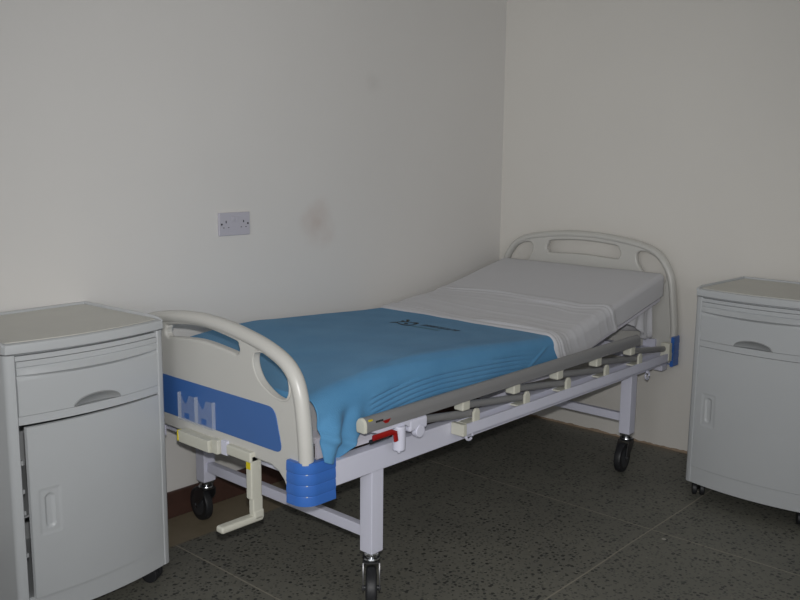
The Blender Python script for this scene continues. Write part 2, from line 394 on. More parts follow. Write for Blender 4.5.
def cabinet(loc, rot, label, ajar):
    r = empty('bedside_cabinet', (loc[0], loc[1], 0), label, 'cabinet', rot, 'bedside cabinets either side of the bed')
    # body: core set back behind the front, proud side columns, plinth and rails
    b = bmesh.new()
    core = [(u, v - .020 if v > -.011 else v) for u, v in footprint()]
    core = [(u * .992, v) for u, v in core]
    cz0 = ZB + .01
    loft(b, [[V(u, v, z) for u, v in core] for z in (cz0, .10)])
    loft(b, [[V(u, v, z) for u, v in core] for z in (.625, ZT)])
    box(b, -W2 + .004, W2 - .004, DEP - .008, DEP - .001, .10, .625)
    box(b, -W2 + .004, W2 - .004, .03, DEP - .01, .34, .345)
    for s in (-1, 1):   # rounded front column
        prof = [(W2, -DEP), (W2, -.012), (W2 - .003, -.003), (W2 - .010, front(W2 - .010) + .001), (W2 - .024, front(W2 - .024) + .001), (W2 - .0275, front(W2 - .027) - .003), (W2 - .0275, -.03), (W2 - .006, -.04), (W2 - .006, -DEP)]
        loft(b, [[V(s * u, v, z) for u, v in prof] for z in (ZB, ZT)])
    def band(z0, z1, inset):
        pts = [(u, front(u) - inset) for u in (-(W2 - .027) + 2 * (W2 - .027) * k / 24 for k in range(25))]
        poly = pts + [(W2 - .027, -.03), (-(W2 - .027), -.03)]
        loft(b, [[V(u, v, z) for u, v in poly] for z in (z0, z1)])
    band(ZB, .127, .001)       # plinth
    band(.611, .634, .001)     # rail between drawer and door
    band(.783, .796, .002)     # upper fascia
    link_mesh('body', b, M_cabinet, r, angle=30)
    # drawer with hollow groove and arched finger pull
    def dprof(u, z):
        d = .0035 if .7605 < z < .7645 else 0
        t = 1 - (u / .26) ** 2
        if .733 < z < .760:   # projecting finger lip, fuller in the middle
            d = -.015 * max(0, 1 - (u / .21) ** 2) * (min(1, (.760 - z) / .014) if z > .743 else max(0, (z - .733) / .010) ** 1.5)
            if z < .743: d += .004 * sm(.733, .738, z)
        e = (u / .070) ** 2 + ((z - .634) / .027) ** 2
        if e < 1: d = .022 * min(1, (1 - e) * 14)
        return d
    dr = curved_panel('drawer', -(W2 - .0285), W2 - .0285, .6355, .7815, .001, M_cabinet, r, dprof, back=.014)
    b = bmesh.new()   # dished insert of the finger pull
    rings = []
    for j in range(9):
        q = 1 - j / 8
        rings.append([b.verts.new(V(.070 * q * math.cos(PI * k / 28), front(.07 * q * math.cos(PI * k / 28)) + .0015 - .015 * (1 - q ** 2), .6355 + .027 * q * math.sin(PI * k / 28))) for k in range(29)])
    for p, q in zip(rings, rings[1:]):
        for k in range(28): 
            if p[k] is not p[k + 1]: b.faces.new((p[k], p[k + 1], q[k + 1], q[k]))
    bmesh.ops.remove_doubles(b, verts=b.verts[:], dist=1e-5)
    tube(b, [V(.0705 * math.cos(PI * k / 28), front(.07 * math.cos(PI * k / 28)) + .0012, .6355 + .0275 * math.sin(PI * k / 28)) for k in range(29)], .0022, 8)
    h = link_mesh('handle', b, M_pull, dr); h['label'] = 'grey arched finger pull'
    # door
    def hprof(u, z):
        cu, cz = -.158, .367
        du, dz = abs(u - cu), abs(z - cz)
        d = 0
        inr = lambda hw, hh, rr: (max(du - hw + rr, 0) ** 2 + max(dz - hh + rr, 0) ** 2) ** .5 - rr
        o = inr(.029, .064, .006)
        if o < 0: d = .0016 * min(1, -o / .003)
        o = inr(.013, .048, .013)
        if o < 0: d += .005 * min(1, -o / .004)
        return d
    dw = W2 - .0295
    if ajar:
        hinge = bpy.data.objects.new('door', None)
    d = curved_panel('door', -dw + (.007 if ajar else 0), dw, .1285, .6095 - (.003 if ajar else 0), .001, M_cabinet, r, hprof, back=.013)
    if ajar:
        # swing about the hinge on the right-hand edge
        bpy.data.objects.remove(hinge)
        piv = V(dw, front(dw), 0)
        Mx = Matrix.Translation(piv) @ Matrix.Rotation(rad(2.0), 4, 'Z') @ Matrix.Translation(-piv)
        d.data.transform(Mx)
        for z in (.24, .36, .42, .50):
            b = bmesh.new(); box(b, -dw - .002, -dw + .006, -front(dw) + .008, -front(dw) + .02, z, z + .012, .001)
            link_mesh('latch_keep', b, M_cabinet, r)
    # top with raised rim
    b = bmesh.new()
    F = footprint(.003, 24)
    def off(F, g, z, cut=0):
        c = []
        for u, v in F:
            c.append(V(u * (1 - g / W2), v - g if v > -.2 else v + g * 0, z))
        return c
    loft(b, [off(F, .004, .8015), off(F, 0, .8045), off(F, 0, .820), off(F, .0025, .8275), off(F, .008, .8305), off(F, .014, .8300), off(F, .018, .826)])
    link_mesh('top', b, M_cabinet, r, angle=30)
    b = bmesh.new()
    us = W2 + .003
    for s in (-1, 1):
        prof = [(s * us, .822), (s * us, .836), (s * (us - .002), .839), (s * (us - .006), .839), (s * (us - .009), .835), (s * (us - .009), .822)]
        L = []
        for v, k in ((.016, 0), (-.012, .55), (-.04, 1), (-DEP, 1)):
            L.append([V(u, v - (.02 if k == 0 else 0), .822 + (z - .822) * (.45 if k == 0 else .75 if k < 1 else 1)) for u, z in prof])
        loft(b, L)
    box(b, -us, us, DEP - .009, DEP, .822, .839, .002)
    link_mesh('rim', b, M_cabinet, r, angle=40)
    b = bmesh.new()
    tp = [(u * .955, min(v, .5) - .021 if v > -.2 else v + .006) for u, v in F]
    loft(b, [[V(u, v, .829) for u, v in tp], [V(u, v, .8315) for u, v in tp]])
    t = link_mesh('tray', b, M_tray, r); t['label'] = 'beige grey inlaid tray surface'
    # twin wheel castors
    for u, v in ((-W2 + .040, -.038), (W2 - .040, -.038), (-W2 + .045, -DEP + .045), (W2 - .045, -DEP + .045)):
        c = V(u, v, 0)
        b = bmesh.new(); cyl(b, (c.x, c.y, .058), (0, 0, 1), .016, .03, 20)
        box(b, c.x - .005, c.x + .005, c.y - .014, c.y + .02, .024, .054, .003)
        k = link_mesh('castor', b, M_black, r)
        ax = Vector((math.cos(.5), math.sin(.5), 0))
        for s in (-1, 1):
            b = bmesh.new(); cyl(b, c + ax * s * .0145 + Vector((0, .004, .026)), ax, .026, .019, 24, .005); link_mesh('wheel', b, M_rubber, k)
    return r
LR = -1.5121; RR = 3.0967
cabinet((-2.5234, -.4298), LR + PI / 2, 'pale grey plastic bedside cabinet with door ajar, beside the foot of the bed', True)
cabinet((-.4923, -1.5202), RR + PI / 2, 'pale grey plastic bedside cabinet with shut door, near the head of the bed', False)

# ------------------------------------------------------------------ the bed
bed = empty('hospital_bed', (-1.1, -.545, 0), 'white steel two crank hospital bed with pale plastic end boards, along the wall', 'bed')
BASE = Vector((-1.1, -.545, 0))
def part(name, b, m, parent=bed, label=None, angle=35, smooth=True):
    if parent is bed:
        bmesh.ops.translate(b, vec=-BASE, verts=b.verts[:])
    else:
        bmesh.ops.translate(b, vec=-BASE, verts=b.verts[:])
    o = link_mesh(name, b, m, parent, smooth=smooth, angle=angle)
    if label: o['label'] = label
    return o
YN, YF = -.989, -.109
# main beams
for y0, y1 in ((-.996, -.956), (-.142, -.102)):
    b = bmesh.new(); box(b, -2.16, -.09, y0, y1, .418, .490, .004); part('side_beam', b, M_white_steel)
for x0, x1 in ((-2.165, -2.125), (-1.15, -1.11), (-.125, -.085)):
    b = bmesh.new(); box(b, x0, x1, -.957, -.141, .425, .484, .003); part('cross_beam', b, M_white_steel)
# legs with castors
def bed_castor(x, y, ang, parent):
    d = Vector((math.cos(ang), math.sin(ang), 0)); s = Vector((-d.y, d.x, 0))
    c = Vector((x, y, 0)); w = c + d * .038
    Mx = Matrix(((d.x, s.x, 0, c.x), (d.y, s.y, 0, c.y), (0, 0, 1, 0), (0, 0, 0, 1)))
    b = bmesh.new()
    box(b, -.021, .021, -.021, .021, .153, .161, .002, M=Mx)
    cyl(b, (x, y, .149), (0, 0, 1), .019, .012, 24, .002)
    cyl(b, (x, y, .138), (0, 0, 1), .027, .014, 24, .006)
    k = part('castor', b, M_chrome, parent, 'chrome swivel castor')
    b = bmesh.new()
    for t in (-1, 1):
        prof = [(-.024, .134), (.028, .134), (.046, .105), (.052, .060), (.046, .050), (.032, .050), (.026, .062), (-.014, .100), (-.024, .118)]
        t1 = bmesh.new()
        loft(t1, [[Vector((px, yy, pz)) for px, pz in prof] for yy in (t * .0225, t * .0255)])
        bmesh.ops.transform(t1, matrix=Mx, verts=t1.verts[:]); merge(b, t1)
    box(b, -.024, .028, -.0255, .0255, .131, .135, M=Mx)
    part('fork', b, M_darkmetal, k)
    b = bmesh.new(); cyl(b, w + Vector((0, 0, .0625)), s, .0625, .031, 40, .008)
    wh = part('wheel', b, M_rubber, k)
    b = bmesh.new(); cyl(b, w + Vector((0, 0, .0625)), s, .042, .0335, 32, .003); cyl(b, w + Vector((0, 0, .0625)), s, .007, .056, 16, .002)
    part('hub', b, M_hub, k)
for (x, y, ang) in ((-1.97, YN, rad(224)), (-1.97, YF - .05, rad(84)), (-.4055, YN, rad(187)), (-.4055, YF - .05, rad(60))):
    b = bmesh.new(); box(b, x, x + .05, y, y + .05, .161, .418, .0035)
    l = part('leg', b, M_white_steel)
    if x < -1.9 and y < -.9: cc = (x + .025 - .0, y + .025)
    else: cc = (x + .025, y + .025)
    bed_castor(cc[0], cc[1], ang, l)
for x, z in ((-1.958, .200), (-.393, .210)):
    b = bmesh.new(); box(b, x, x + .026, YN + .05, YF - .05, z, z + .035, .003); part('crossbar', b, M_white_steel)

# --- end boards
def half_to_full(H_): return [(-y, z) for y, z in reversed(H_) if y > 1e-6]
def board(name, yc, x, outer, bottom, holes, half, rimr, label):
    """outer: (dy,z) from the top centre out and down one side; bottom: from there back to the centre"""
    sm_outer = catmull(outer, 8)
    path = [(-a, z) for a, z in reversed(sm_outer)][:-1] + sm_outer
    rim_path = path
    btm = bottom
    loop = path + btm + [(-a, z) for a, z in reversed(btm)]
    L = [[(yc + a, z) for a, z in loop]]
    for h in holes: L.append([(yc + a, z) for a, z in h])
    o = plate(name, L, half, .008, M_board, bed, x)
    o.data.transform(Matrix.Translation(-BASE)); o['label'] = label
    # rim tube, inset from the outline
    P = []
    for i, (a, z) in enumerate(rim_path):
        a0, z0 = rim_path[max(i - 1, 0)]; a1, z1 = rim_path[min(i + 1, len(rim_path) - 1)]
        dx, dz = a1 - a0, z1 - z0; l = math.hypot(dx, dz) or 1
        P.append((x, yc + a + dz / l * rimr * .85, z - dx / l * rimr * .85))
    b = bmesh.new(); tube(b, P, half + .007, 16, ry=rimr, side=(1, 0, 0))
    part('rim', b, M_board, o)
    return o
YC = -.520
f_outer = [(0, .851), (.10, .846), (.20, .833), (.296, .813), (.375, .783), (.420, .745), (.443, .700), (.456, .640), (.465, .560), (.468, .50)]
f_bottom = [(.468, .386), (.392, .386), (.388, .41), (.372, .436), (.35, .455), (.32, .466), (.20, .468)]
def mirror(h): return [(-a, z) for a, z in reversed(h)]
f_slot = catmull([(-.135, .763), (0, .773), (.135, .763), (.170, .758), (.184, .768), (.180, .785), (.160, .798), (0, .814), (-.160, .798), (-.180, .785), (-.184, .768), (-.170, .758)], 6, True)
f_side = catmull([(.255, .776), (.300, .784), (.349, .774), (.385, .752), (.400, .720), (.402, .688), (.385, .665), (.345, .663), (.304, .678), (.268, .703), (.247, .742)], 6, True)
fb = board('footboard', YC, -2.205, f_outer, f_bottom, [f_slot, f_side, mirror(f_side)], .015, .0205, 'pale plastic footboard with blue inlay')
# raised lips round the side cut-outs
for h in (f_side, mirror(f_side)):
    b = bmesh.new()
    P = [(-2.219, YC + a, z) for a, z in h]; P.append(P[0]); P.append(P[1])
    tube(b, P, .0035, 8, caps=False, side=(1, 0, 0)); part('cutout_lip', b, M_board, fb)
# blue inlay and card pocket
def rpoly(P, r, n=5):
    out = []
    for i, p in enumerate(P):
        a, b_, c = Vector(P[i - 1]), Vector(p), Vector(P[(i + 1) % len(P)])
        u1, u2 = (a - b_).normalized(), (c - b_).normalized()
        for k in range(n + 1):
            t = k / n; q = (b_ + u1 * r) * (1 - t) ** 2 + b_ * 2 * t * (1 - t) + (b_ + u2 * r) * t * t
            out.append((q.x, q.y))
    return out
inl = rpoly([(-.372, .512), (.372, .512), (.340, .636), (-.340, .636)], .03)
o = plate('inlay', [[(YC + a, z) for a, z in inl]], .0015, .0005, M_blue_panel, fb, -2.2205)
o.data.transform(Matrix.Translation(-BASE)); o['label'] = 'blue inlay panel'
def pocket():
    y0, y1, z0, z1 = -.588, -.412, .513, .597
    m = (y0 + y1) / 2
    b = bmesh.new()
    prof = []
    # front sheet with two notches in its top edge
    pts = [(y0, z0), (y1, z0), (y1, z1)]
    for a, c in ((y1, m), (m, y0)):
        pts += [(a - .010, z1), (a - .022, z1 - .018), (a - .034, z1 - .030), (a - .044, z1 - .028), (a - .056, z1 - .002)]
    pts += [(y0, z1)]
    o = plate('card_holder', [pts, [(m + .030, z0 + .008), (m + .058, z0 + .008), (m + .058, z0 + .026), (m + .030, z0 + .026)], [(m - .058, z0 + .008), (m - .030, z0 + .008), (m - .030, z0 + .026), (m - .058, z0 + .026)]], .001, .0003, M_clear, fb, -2.232)
    o.data.transform(Matrix.Translation(-BASE)); o['label'] = 'clear plastic card holder'
    b = bmesh.new()
    for y in (y0, m, y1): box(b, -2.2335, -2.2222, y - .0011, y + .0011, z0, z1, .0004)
    box(b, -2.2335, -2.2222, y0, y1, z0 - .001, z0 + .001, .0004)
    part('holder_edges', b, M_clear2, o)
M_clear2 = m_glass(); M_clear2.name = 'clear_edge'; M_clear2.node_tree.nodes['Principled BSDF'].inputs['Alpha'].default_value = .22
pocket()

def corner_cap(name, xo, xi, yo, yi, z0, z1, sy, parent, front_x, depth, r=.035, bands=4):
    """L-shaped wrap: outer face at x=xo (towards sx), side face at y=yo reaching back to xi"""
    sx = 1 if xo > xi else -1
    def section(g):
        P = [(xo + sx * g, yi)]
        for k in range(9):
            a = PI / 2 * k / 8
            P.append((xo + sx * g - sx * (r + g) * (1 - math.cos(a)) , (yo + sy * g) - sy * (r + g) * (1 - math.sin(a))))
        P += [(xi, yo + sy * g), (xi, yo - sy * .012), (xo - sx * depth, yo - sy * .012), (xo - sx * depth, yi)]
        return P
    Z = []
    h = (z1 - z0) / bands
    Z.append((z0, -.004)); 
    for k in range(bands):
        a = z0 + k * h
        Z += [(a + .003, .0028), (a + h * .5, .0026), (a + h - .003, .0016), (a + h - .0015, (.0012 if k == bands - 1 else .0007))]
    Z.append((z1, -.002))
    b = bmesh.new()
    loft(b, [[Vector((px, py, z)) for px, py in section(g)] for z, g in Z])
    return part(name, b, M_blue, parent, 'ribbed blue corner bumper', angle=28)
corner_cap('corner_cap', -2.232, -2.122, -.996, -.922, .382, .506, -1, fb, -2.23, .052, r=.045)
corner_cap('corner_cap', -2.232, -2.122, -.044, -.130, .382, .506, 1, fb, -2.23, .052)

YH = -.530
h_outer = [(0, .977), (.10, .974), (.211, .962), (.315, .943), (.385, .912), (.432, .860), (.461, .792), (.474, .70), (.486, .60), (.488, .53)]
h_bottom = [(.486, .415), (.39, .415), (.385, .45), (.36, .47), (.25, .475)]
h_slot = catmull([(-.168, .863), (0, .870), (.168, .865), (.190, .870), (.198, .887), (.190, .908), (.165, .925), (0, .935), (-.165, .925), (-.190, .908), (-.198, .887), (-.190, .870)], 6, True)
h_side = catmull([(.280, .892), (.300, .907), (.337, .902), (.380, .880), (.412, .845), (.424, .805), (.415, .775), (.37, .775), (.325, .805), (.288, .850)], 6, True)
hb = board('headboard', YH, -.06, h_outer, h_bottom, [h_slot, h_side, mirror(h_side)], .015, .0165, 'pale grey plastic headboard')
corner_cap('corner_cap', -.030, -.108, -1.026, -.935, .412, .545, -1, hb, -.03, .040, r=.03)
corner_cap('corner_cap', -.030, -.118, -.034, -.125, .412, .545, 1, hb, -.03, .055, r=.03)
# brackets that hang the boards on the frame
for y in (-.90, -.20):
    for x0, x1, z0, z1 in ((-2.19, -2.16, .40, .50), (-.09, -.072, .42, .52)):
        b = bmesh.new(); box(b, x0, x1, y - .03, y + .03, z0, z1, .003); part('board_bracket', b, M_white_steel)

# --- mattress deck (z profile follows the mattress)
TOP = [(-2.16, .655), (-2.05, .672), (-1.90, .690), (-1.72, .698), (-1.50, .688), (-1.25, .672), (-1.05, .660), (-.90, .660), (-.78, .676), (-.60, .716), (-.40, .757), (-.25, .789), (-.11, .818)]
def Tz(x): return interp(TOP, x)
TH = .098
def strip(b, x0, x1, y0, y1, dz0, dz1, n=16):
    L = []
    for i in range(n + 1):
        x = x0 + (x1 - x0) * i / n; z = Tz(x) - TH
        if dz0 == 'flat': L.append([Vector((x, y0, .497)), Vector((x, y1, .497)), Vector((x, y1, z + dz1)), Vector((x, y0, z + dz1))]); continue
        L.append([Vector((x, y0, z + dz0)), Vector((x, y1, z + dz0)), Vector((x, y1, z + dz1)), Vector((x, y0, z + dz1))])
    loft(b, L)
for nm, x0, x1 in (('foot_deck', -2.160, -1.74), ('knee_deck', -1.73, -1.18), ('seat_deck', -1.17, -.90), ('back_deck', -.89, -.13)):
    b = bmesh.new(); strip(b, x0, x1, -.955, -.105, -.006, -.0005)
    lowd = 'flat' if x1 < -1.5 else (-.045 if x1 < -.85 else -.013)
    for y0, y1 in ((-.962, -.955), (-.105, -.099)): strip(b, x0, x1, y0, y1, lowd, -.001)
    for x in (x0 + .01, (x0 + x1) / 2, x1 - .03):
        z = Tz(x + .01) - TH; box(b, x, x + .02, -.95, -.11, z - .025, z - .004)
    part(nm, b, M_deck, label='white steel mattress platform section')
# lift rods and screws under the deck
b = bmesh.new()
for y in (-.75, -.35):
    b = bmesh.new(); tube(b, [(-2.17, y, .455), (-1.2, y, .455), (-.75, y, .565)], .009, 10)
    part('lift_rod', b, M_darkmetal)
for y in (-.80, -.28):
    for x in (-1.05, -.93):
        b = bmesh.new(); box(b, x - .012, x + .012, y - .012, y + .012, .470, Tz(x) - TH - .02, .002)
        part('deck_support', b, M_white_steel)

# --- crank handles under the footboard
def crank_folded():
    b = bmesh.new()
    prism(b, [(-2.250, .484), (-2.205, .486), (-2.205, .448), (-2.225, .440), (-2.248, .446)], 'y', -.585, -.430, .004)
    o = part('crank', b, M_cream, label='cream crank handle folded away')
    b = bmesh.new(); cyl(b, (-2.19, -.60, .455), (1, 0, 0), .014, .08, 20); part('shaft', b, M_chrome, o)
    b = bmesh.new(); box(b, -2.2512, -2.235, -.4315, -.428, .450, .484, .001); part('sticker', b, M_yellow, o, 'yellow sticker')
    b = bmesh.new(); box(b, -2.240, -2.2, -.618, -.588, .446, .490, .004); part('hinge_block', b, M_cream, o)
    b = bmesh.new(); box(b, -2.230, -2.16, -.650, -.622, .448, .492, .003); part('bracket', b, M_white_steel, o)
crank_folded()
def crank_open():
    b = bmesh.new()
    box(b, -2.236, -2.204, -.768, -.655, .456, .487, .005, 3)
    o = part('crank', b, M_cream, label='cream crank handle folded out and down')
    b = bmesh.new()
    box(b, -2.233, -2.194, -.768, -.742, .345, .478, .005, 3)
    box(b, -2.227, -2.192, -.768, -.746, .300, .350, .004, 3)
    part('arm', b, M_cream, o)
    b = bmesh.new()
    box(b, -2.338, -2.190, -.770, -.738, .276, .296, .007, 3)
    box(b, -2.226, -2.188, -.770, -.744, .280, .312, .007, 3)
    part('grip', b, M_cream, o)
    b = bmesh.new(); box(b, -2.2345, -2.22, -.764, -.746, .436, .466, .001); part('sticker', b, M_yellow, o, 'yellow sticker')
    b = bmesh.new(); cyl(b, (-2.18, -.755, .462), (1, 0, 0), .011, .06, 20); part('shaft', b, M_chrome, o)
crank_open()

# --- folded side rail, near side
RX0, RX1, RY = -2.062, -.486, -1.040
b = bmesh.new()
def dsec(x, g=0):
    P = []
    for k in range(13):
        a = PI * k / 12; P.append(Vector((x, RY - (.018 - g) * math.cos(a), .596 + (.021 - g) * math.sin(a))))
    P += [Vector((x, RY + .017 - g, .579 + g)), Vector((x, RY + .014 - g, .575 + g)), Vector((x, RY - .014 + g, .575 + g)), Vector((x, RY - .018 + g, .578 + g))]
    for p in P: p.z += -.003 - .004 * sm(-.5, -2.06, x)
    return P
loft(b, [dsec(RX0 + (RX1 - RX0) * k / 12) for k in range(13)])
rail = part('side_rail', b, M_rail, label='grey folded-down side rail', angle=30)
for x0, x1 in ((RX0 - .008, RX0), (RX1, RX1 + .006)):
    b = bmesh.new()
    if x0 < -1: loft(b, [dsec(x0, .004), dsec(x0 + .002, .0005), dsec(x1, -.0008)])
    else: loft(b, [dsec(x0, -.0008), dsec(x1 - .002, .0005), dsec(x1, .004)])
    part('end_cap', b, M_cream if x0 < -1 else M_rail, rail, angle=40)
b = bmesh.new()  # red and yellow marks on the rail near its latch
prism(b, [(-2.00, .592), (-1.967, .593), (-1.977, .583), (-1.990, .583)], 'y', RY - .0189, RY - .017)
part('lock_mark', b, M_red, rail)
b = bmesh.new(); box(b, -2.052, -2.038, RY - .0165, RY - .008, .600, .6045); part('warning_mark', b, M_yellow, rail)
b = bmesh.new()
for k in range(5): box(b, -2.026 + k * .006, -2.022 + k * .006, RY - .0187, RY - .0155, .592, .597)
part('lettering', b, M_black, rail)
# mounting channel
b = bmesh.new()
prism(b, [(-1.046, .455), (-1.000, .455), (-1.000, .492), (-1.005, .492), (-1.005, .460), (-1.041, .460), (-1.041, .490), (-1.046, .490)], 'x', -1.612, -.175)
part('mounting_channel', b, M_white_steel, rail)
for x0, x1 in ((-1.622, -1.604), (-.185, -.165)):
    b = bmesh.new(); box(b, x0, x1, -1.049, -.998, .453, .492, .003); part('channel_cap', b, M_cream, rail)
# posts with their blocks and pivots
C_ = [-1.61, -1.335, -1.067, -.794, -.526]
P_ = [-1.261, -.997, -.717, -.444, -.190]
def post(xa, xb, za=.548, zb=.507):
    b = bmesh.new(); tube(b, [(xa, -1.024, za), (xb, -1.024, zb)], .010, 14, ry=.0125, side=(0, 1, 0))
    return part('post', b, M_rail, rail)
for xa, xb in zip(C_, P_):
    po = post(xa, xb)
    b = bmesh.new(); box(b, xa - .019, xa + .019, -1.050, -1.012, .537, .577, .005, 3); box(b, xa - .014, xa + .045, -1.048, -1.022, .571, .577, .001)
    part('upper_block', b, M_cream, po)
for xb in [-1.545] + P_[:-1]:
    b = bmesh.new(); prism(b, [(xb - .018, .468), (xb + .014, .468), (xb + .014, .518), (xb + .006, .530), (xb - .008, .530), (xb - .018, .518)], 'y', -1.044, -1.034, .003)
    box(b, xb - .05, xb + .012, -1.040, -1.004, .483, .490, .002)
    part('pivot', b, M_cream, rail)
xb = P_[-1]
b = bmesh.new(); box(b, xb - .008, xb + .02, -1.050, -1.008, .455, .535, .005); part('pivot', b, M_cream, rail)
# latch near the foot end
b = bmesh.new()
prism(b, [(-2.03, .572), (-2.045, .568), (-2.00, .552), (-1.945, .556), (-1.90, .556), (-1.87, .540), (-1.862, .574)], 'y', -1.052, -1.030, .003)
cyl(b, (-1.918, -1.046, .522), (0, 0, 1), .019, .072, 24, .004)
cyl(b, (-1.918, -1.046, .484), (0, 0, 1), .005, .012, 12)
box(b, -1.880, -1.800, -1.054, -1.024, .528, .566, .008, 3)
cyl(b, (-1.835, -1.046, .524), (0, 1, 0), .019, .022, 24, .003)
lt = part('latch', b, M_white_steel, rail, 'white rail latch')
b = bmesh.new()
tube(b, [(-2.035, -1.056, .550), (-1.99, -1.058, .551), (-1.965, -1.059, .552), (-1.950, -1.060, .546), (-1.946, -1.060, .522)], .0055, 10, ry=.0085)
part('release_lever', b, M_red, lt, 'red release lever')
b = bmesh.new(); tube(b, [(-2.03, -1.040, .533), (-1.955, -1.040, .538)], .006, 10, ry=.007); part('spring_rod', b, M_rubber, lt)
b = bmesh.new(); tube(b, [(-1.81, -1.024, .545), (-1.545, -1.024, .512)], .010, 14, ry=.0125, side=(0, 1, 0)); part('post', b, M_rail, rail)
# small hooks on the underside of the channel and beam
for x, y, z in ((-1.555, -1.02, .452), (-.30, -1.005, .418)):
    b = bmesh.new()
    P = [(x + .017 * math.cos(a), y, z - .012 + .017 * math.sin(a)) for a in (rad(100 - k * 25) for k in range(14))]
    tube(b, P, .0045, 8); tube(b, [(x - .003, y, z - .002), (x - .003, y, z + .006)], .006, 8)
    part('drip_hook', b, M_white_steel)
b = bmesh.new(); box(b, -.15, -.10, -1.0, -.96, .395, .42, .004); part('frame_lug', b, M_white_steel)

# ------------------------------------------------------------------ mattress and linen
YA, YB = -.095, -.962         # far and near sides of the mattress
ycen = (YA + YB) / 2; WH = (YA - YB) / 2
def rr_section(x, g, r, n=6, zt=None, zb=None):
    zt = Tz(x) + g if zt is None else zt; zb = Tz(x) - TH if zb is None else zb
    P = []
    for sy, sz, a0 in ((-1, 1, 180), (1, 1, 90), (1, -1, 0), (-1, -1, 270)):
        cy = ycen + sy * (WH + g - r); cz = (zt - r) if sz > 0 else (zb + r)
        rng = range(n + 1)
        for k in rng:
            a = rad(a0 - 90 * k / n); P.append(Vector((x, cy + r * math.cos(a), cz + r * math.sin(a))))
    return P
b = bmesh.new()
xs = [-2.125 + (2.125 - .125) * i / 80 for i in range(81)]
L = [[Vector((-2.13, p.y * .985 + ycen * .015, p.z * .97 + (Tz(-2.13) - .05) * .03)) for p in rr_section(-2.13, -.006, .022)]]
L += [rr_section(x, -.006, .022) for x in xs]
L += [[Vector((-.117, p.y * .985 + ycen * .015, p.z)) for p in rr_section(-.12, -.010, .022)]]
loft(b, L)
mt = link_mesh('mattress', b, M_mattress); mt['label'] = 'foam mattress in a pale cover lying under the linen on the bed'; mt['category'] = 'mattress'

def cloth(name, x0, x1, nx, g, dropN, dropF, r, disp, m, shear=None, thick=.003, end0=0, end1=0, parent=None, topn=90, siden=26):
    """cloth lying on the mattress; disp(x,a,side) outward displacement; a = distance along the section from the bed centre line"""
    b = bmesh.new(); uvl = b.loops.layers.uv.new('UVMap')
    G = []; UV = []
    xs = [x0 + (x1 - x0) * i / nx for i in range(nx + 1)]
    for x in xs:
        row = []; uvr = []
        rx = r(x)
        W = WH + g
        S = []
        # far side down
        dF, dN = dropF(x), dropN(x)
        flat = W - rx; arc = rx * PI / 2
        for k in range(8): S.append(-(flat + arc + dF * (8 - k) / 8))
        for k in range(6): S.append(-(flat + arc * (6 - k) / 6))
        for k in range(topn): S.append(-flat + 2 * flat * k / topn)
        for k in range(8): S.append(flat + arc * k / 8)
        for k in range(siden + 1): S.append(flat + arc + dN * k / siden)
        for a in S:
            s = 1 if a > 0 else -1; aa = abs(a)
            if aa <= flat: p = (aa, 0.); nrm = (0, 1)
            elif aa <= flat + arc:
                t = (aa - flat) / rx; p = (flat + rx * math.sin(t), -rx * (1 - math.cos(t))); nrm = (math.sin(t), math.cos(t))
            else: p = (W, -rx - (aa - flat - arc)); nrm = (1, 0)
            dn = disp(x, a, -p[1])
            yy = ycen - s * (p[0] + nrm[0] * dn); zz = Tz(x) + g + p[1] + nrm[1] * dn
            xx = x + (shear(x, a, -p[1]) if shear else 0)
            # keep the height of the sloping mattress where the cloth is sheared along x
            if shear: zz += Tz(xx) - Tz(x)
            row.append(b.verts.new((xx, yy, zz))); uvr.append((x, a))
        G.append(row); UV.append(uvr)
    for i in range(nx):
        for j in range(len(G[0]) - 1):
            f = b.faces.new((G[i][j], G[i + 1][j], G[i + 1][j + 1], G[i][j + 1]))
            for l, (p, q) in zip(f.loops, ((i, j), (i + 1, j), (i + 1, j + 1), (i, j + 1))): l[uvl].uv = UV[p][q]
    if end0:   # cloth falling over the foot end
        prev = G[0]; prevuv = UV[0]
        for k in range(1, 6):
            row = [b.verts.new((v.co.x - .006 * (k == 1) , v.co.y, v.co.z - end0 * k / 5 if abs(UV[0][j][1]) < W - .02 else v.co.z)) for j, v in enumerate(G[0])]
            for j in range(len(row) - 1):
                if abs(UV[0][j][1]) < W - .03 and abs(UV[0][j + 1][1]) < W - .03: b.faces.new((prev[j], row[j], row[j + 1], prev[j + 1]))
            prev = row
        bmesh.ops.delete(b, geom=[v for v in b.verts if not v.link_faces], context='VERTS')
    me_o = link_mesh(name, b, m, parent, angle=80, wn=False)
    md = me_o.modifiers.new('thickness', 'SOLIDIFY'); md.thickness = thick; md.offset = 1
    return me_o

# fitted sheet under everything, seen at the head end
def d_fit(x, a, dr):
    w = .0015 * noise.noise((x * 9, a * 6, 1))
    w += .024 * math.exp(-((x + .84) / .13) ** 2) * sm(.05, -.40, a)
    if a > WH - .03 and x < -.45: w += .002 * noise.noise((x * 30, a * 4, 2))
    return w
fit = cloth('fitted_sheet', -.965, -.108, 90, .001, lambda x: .045 + .030 * sm(-.9, -.5, x), lambda x: .06, lambda x: .020, d_fit, M_sheet, thick=.002)
fit['label'] = 'smooth white bottom sheet stretched over the raised head end of the mattress'; fit['category'] = 'sheet'
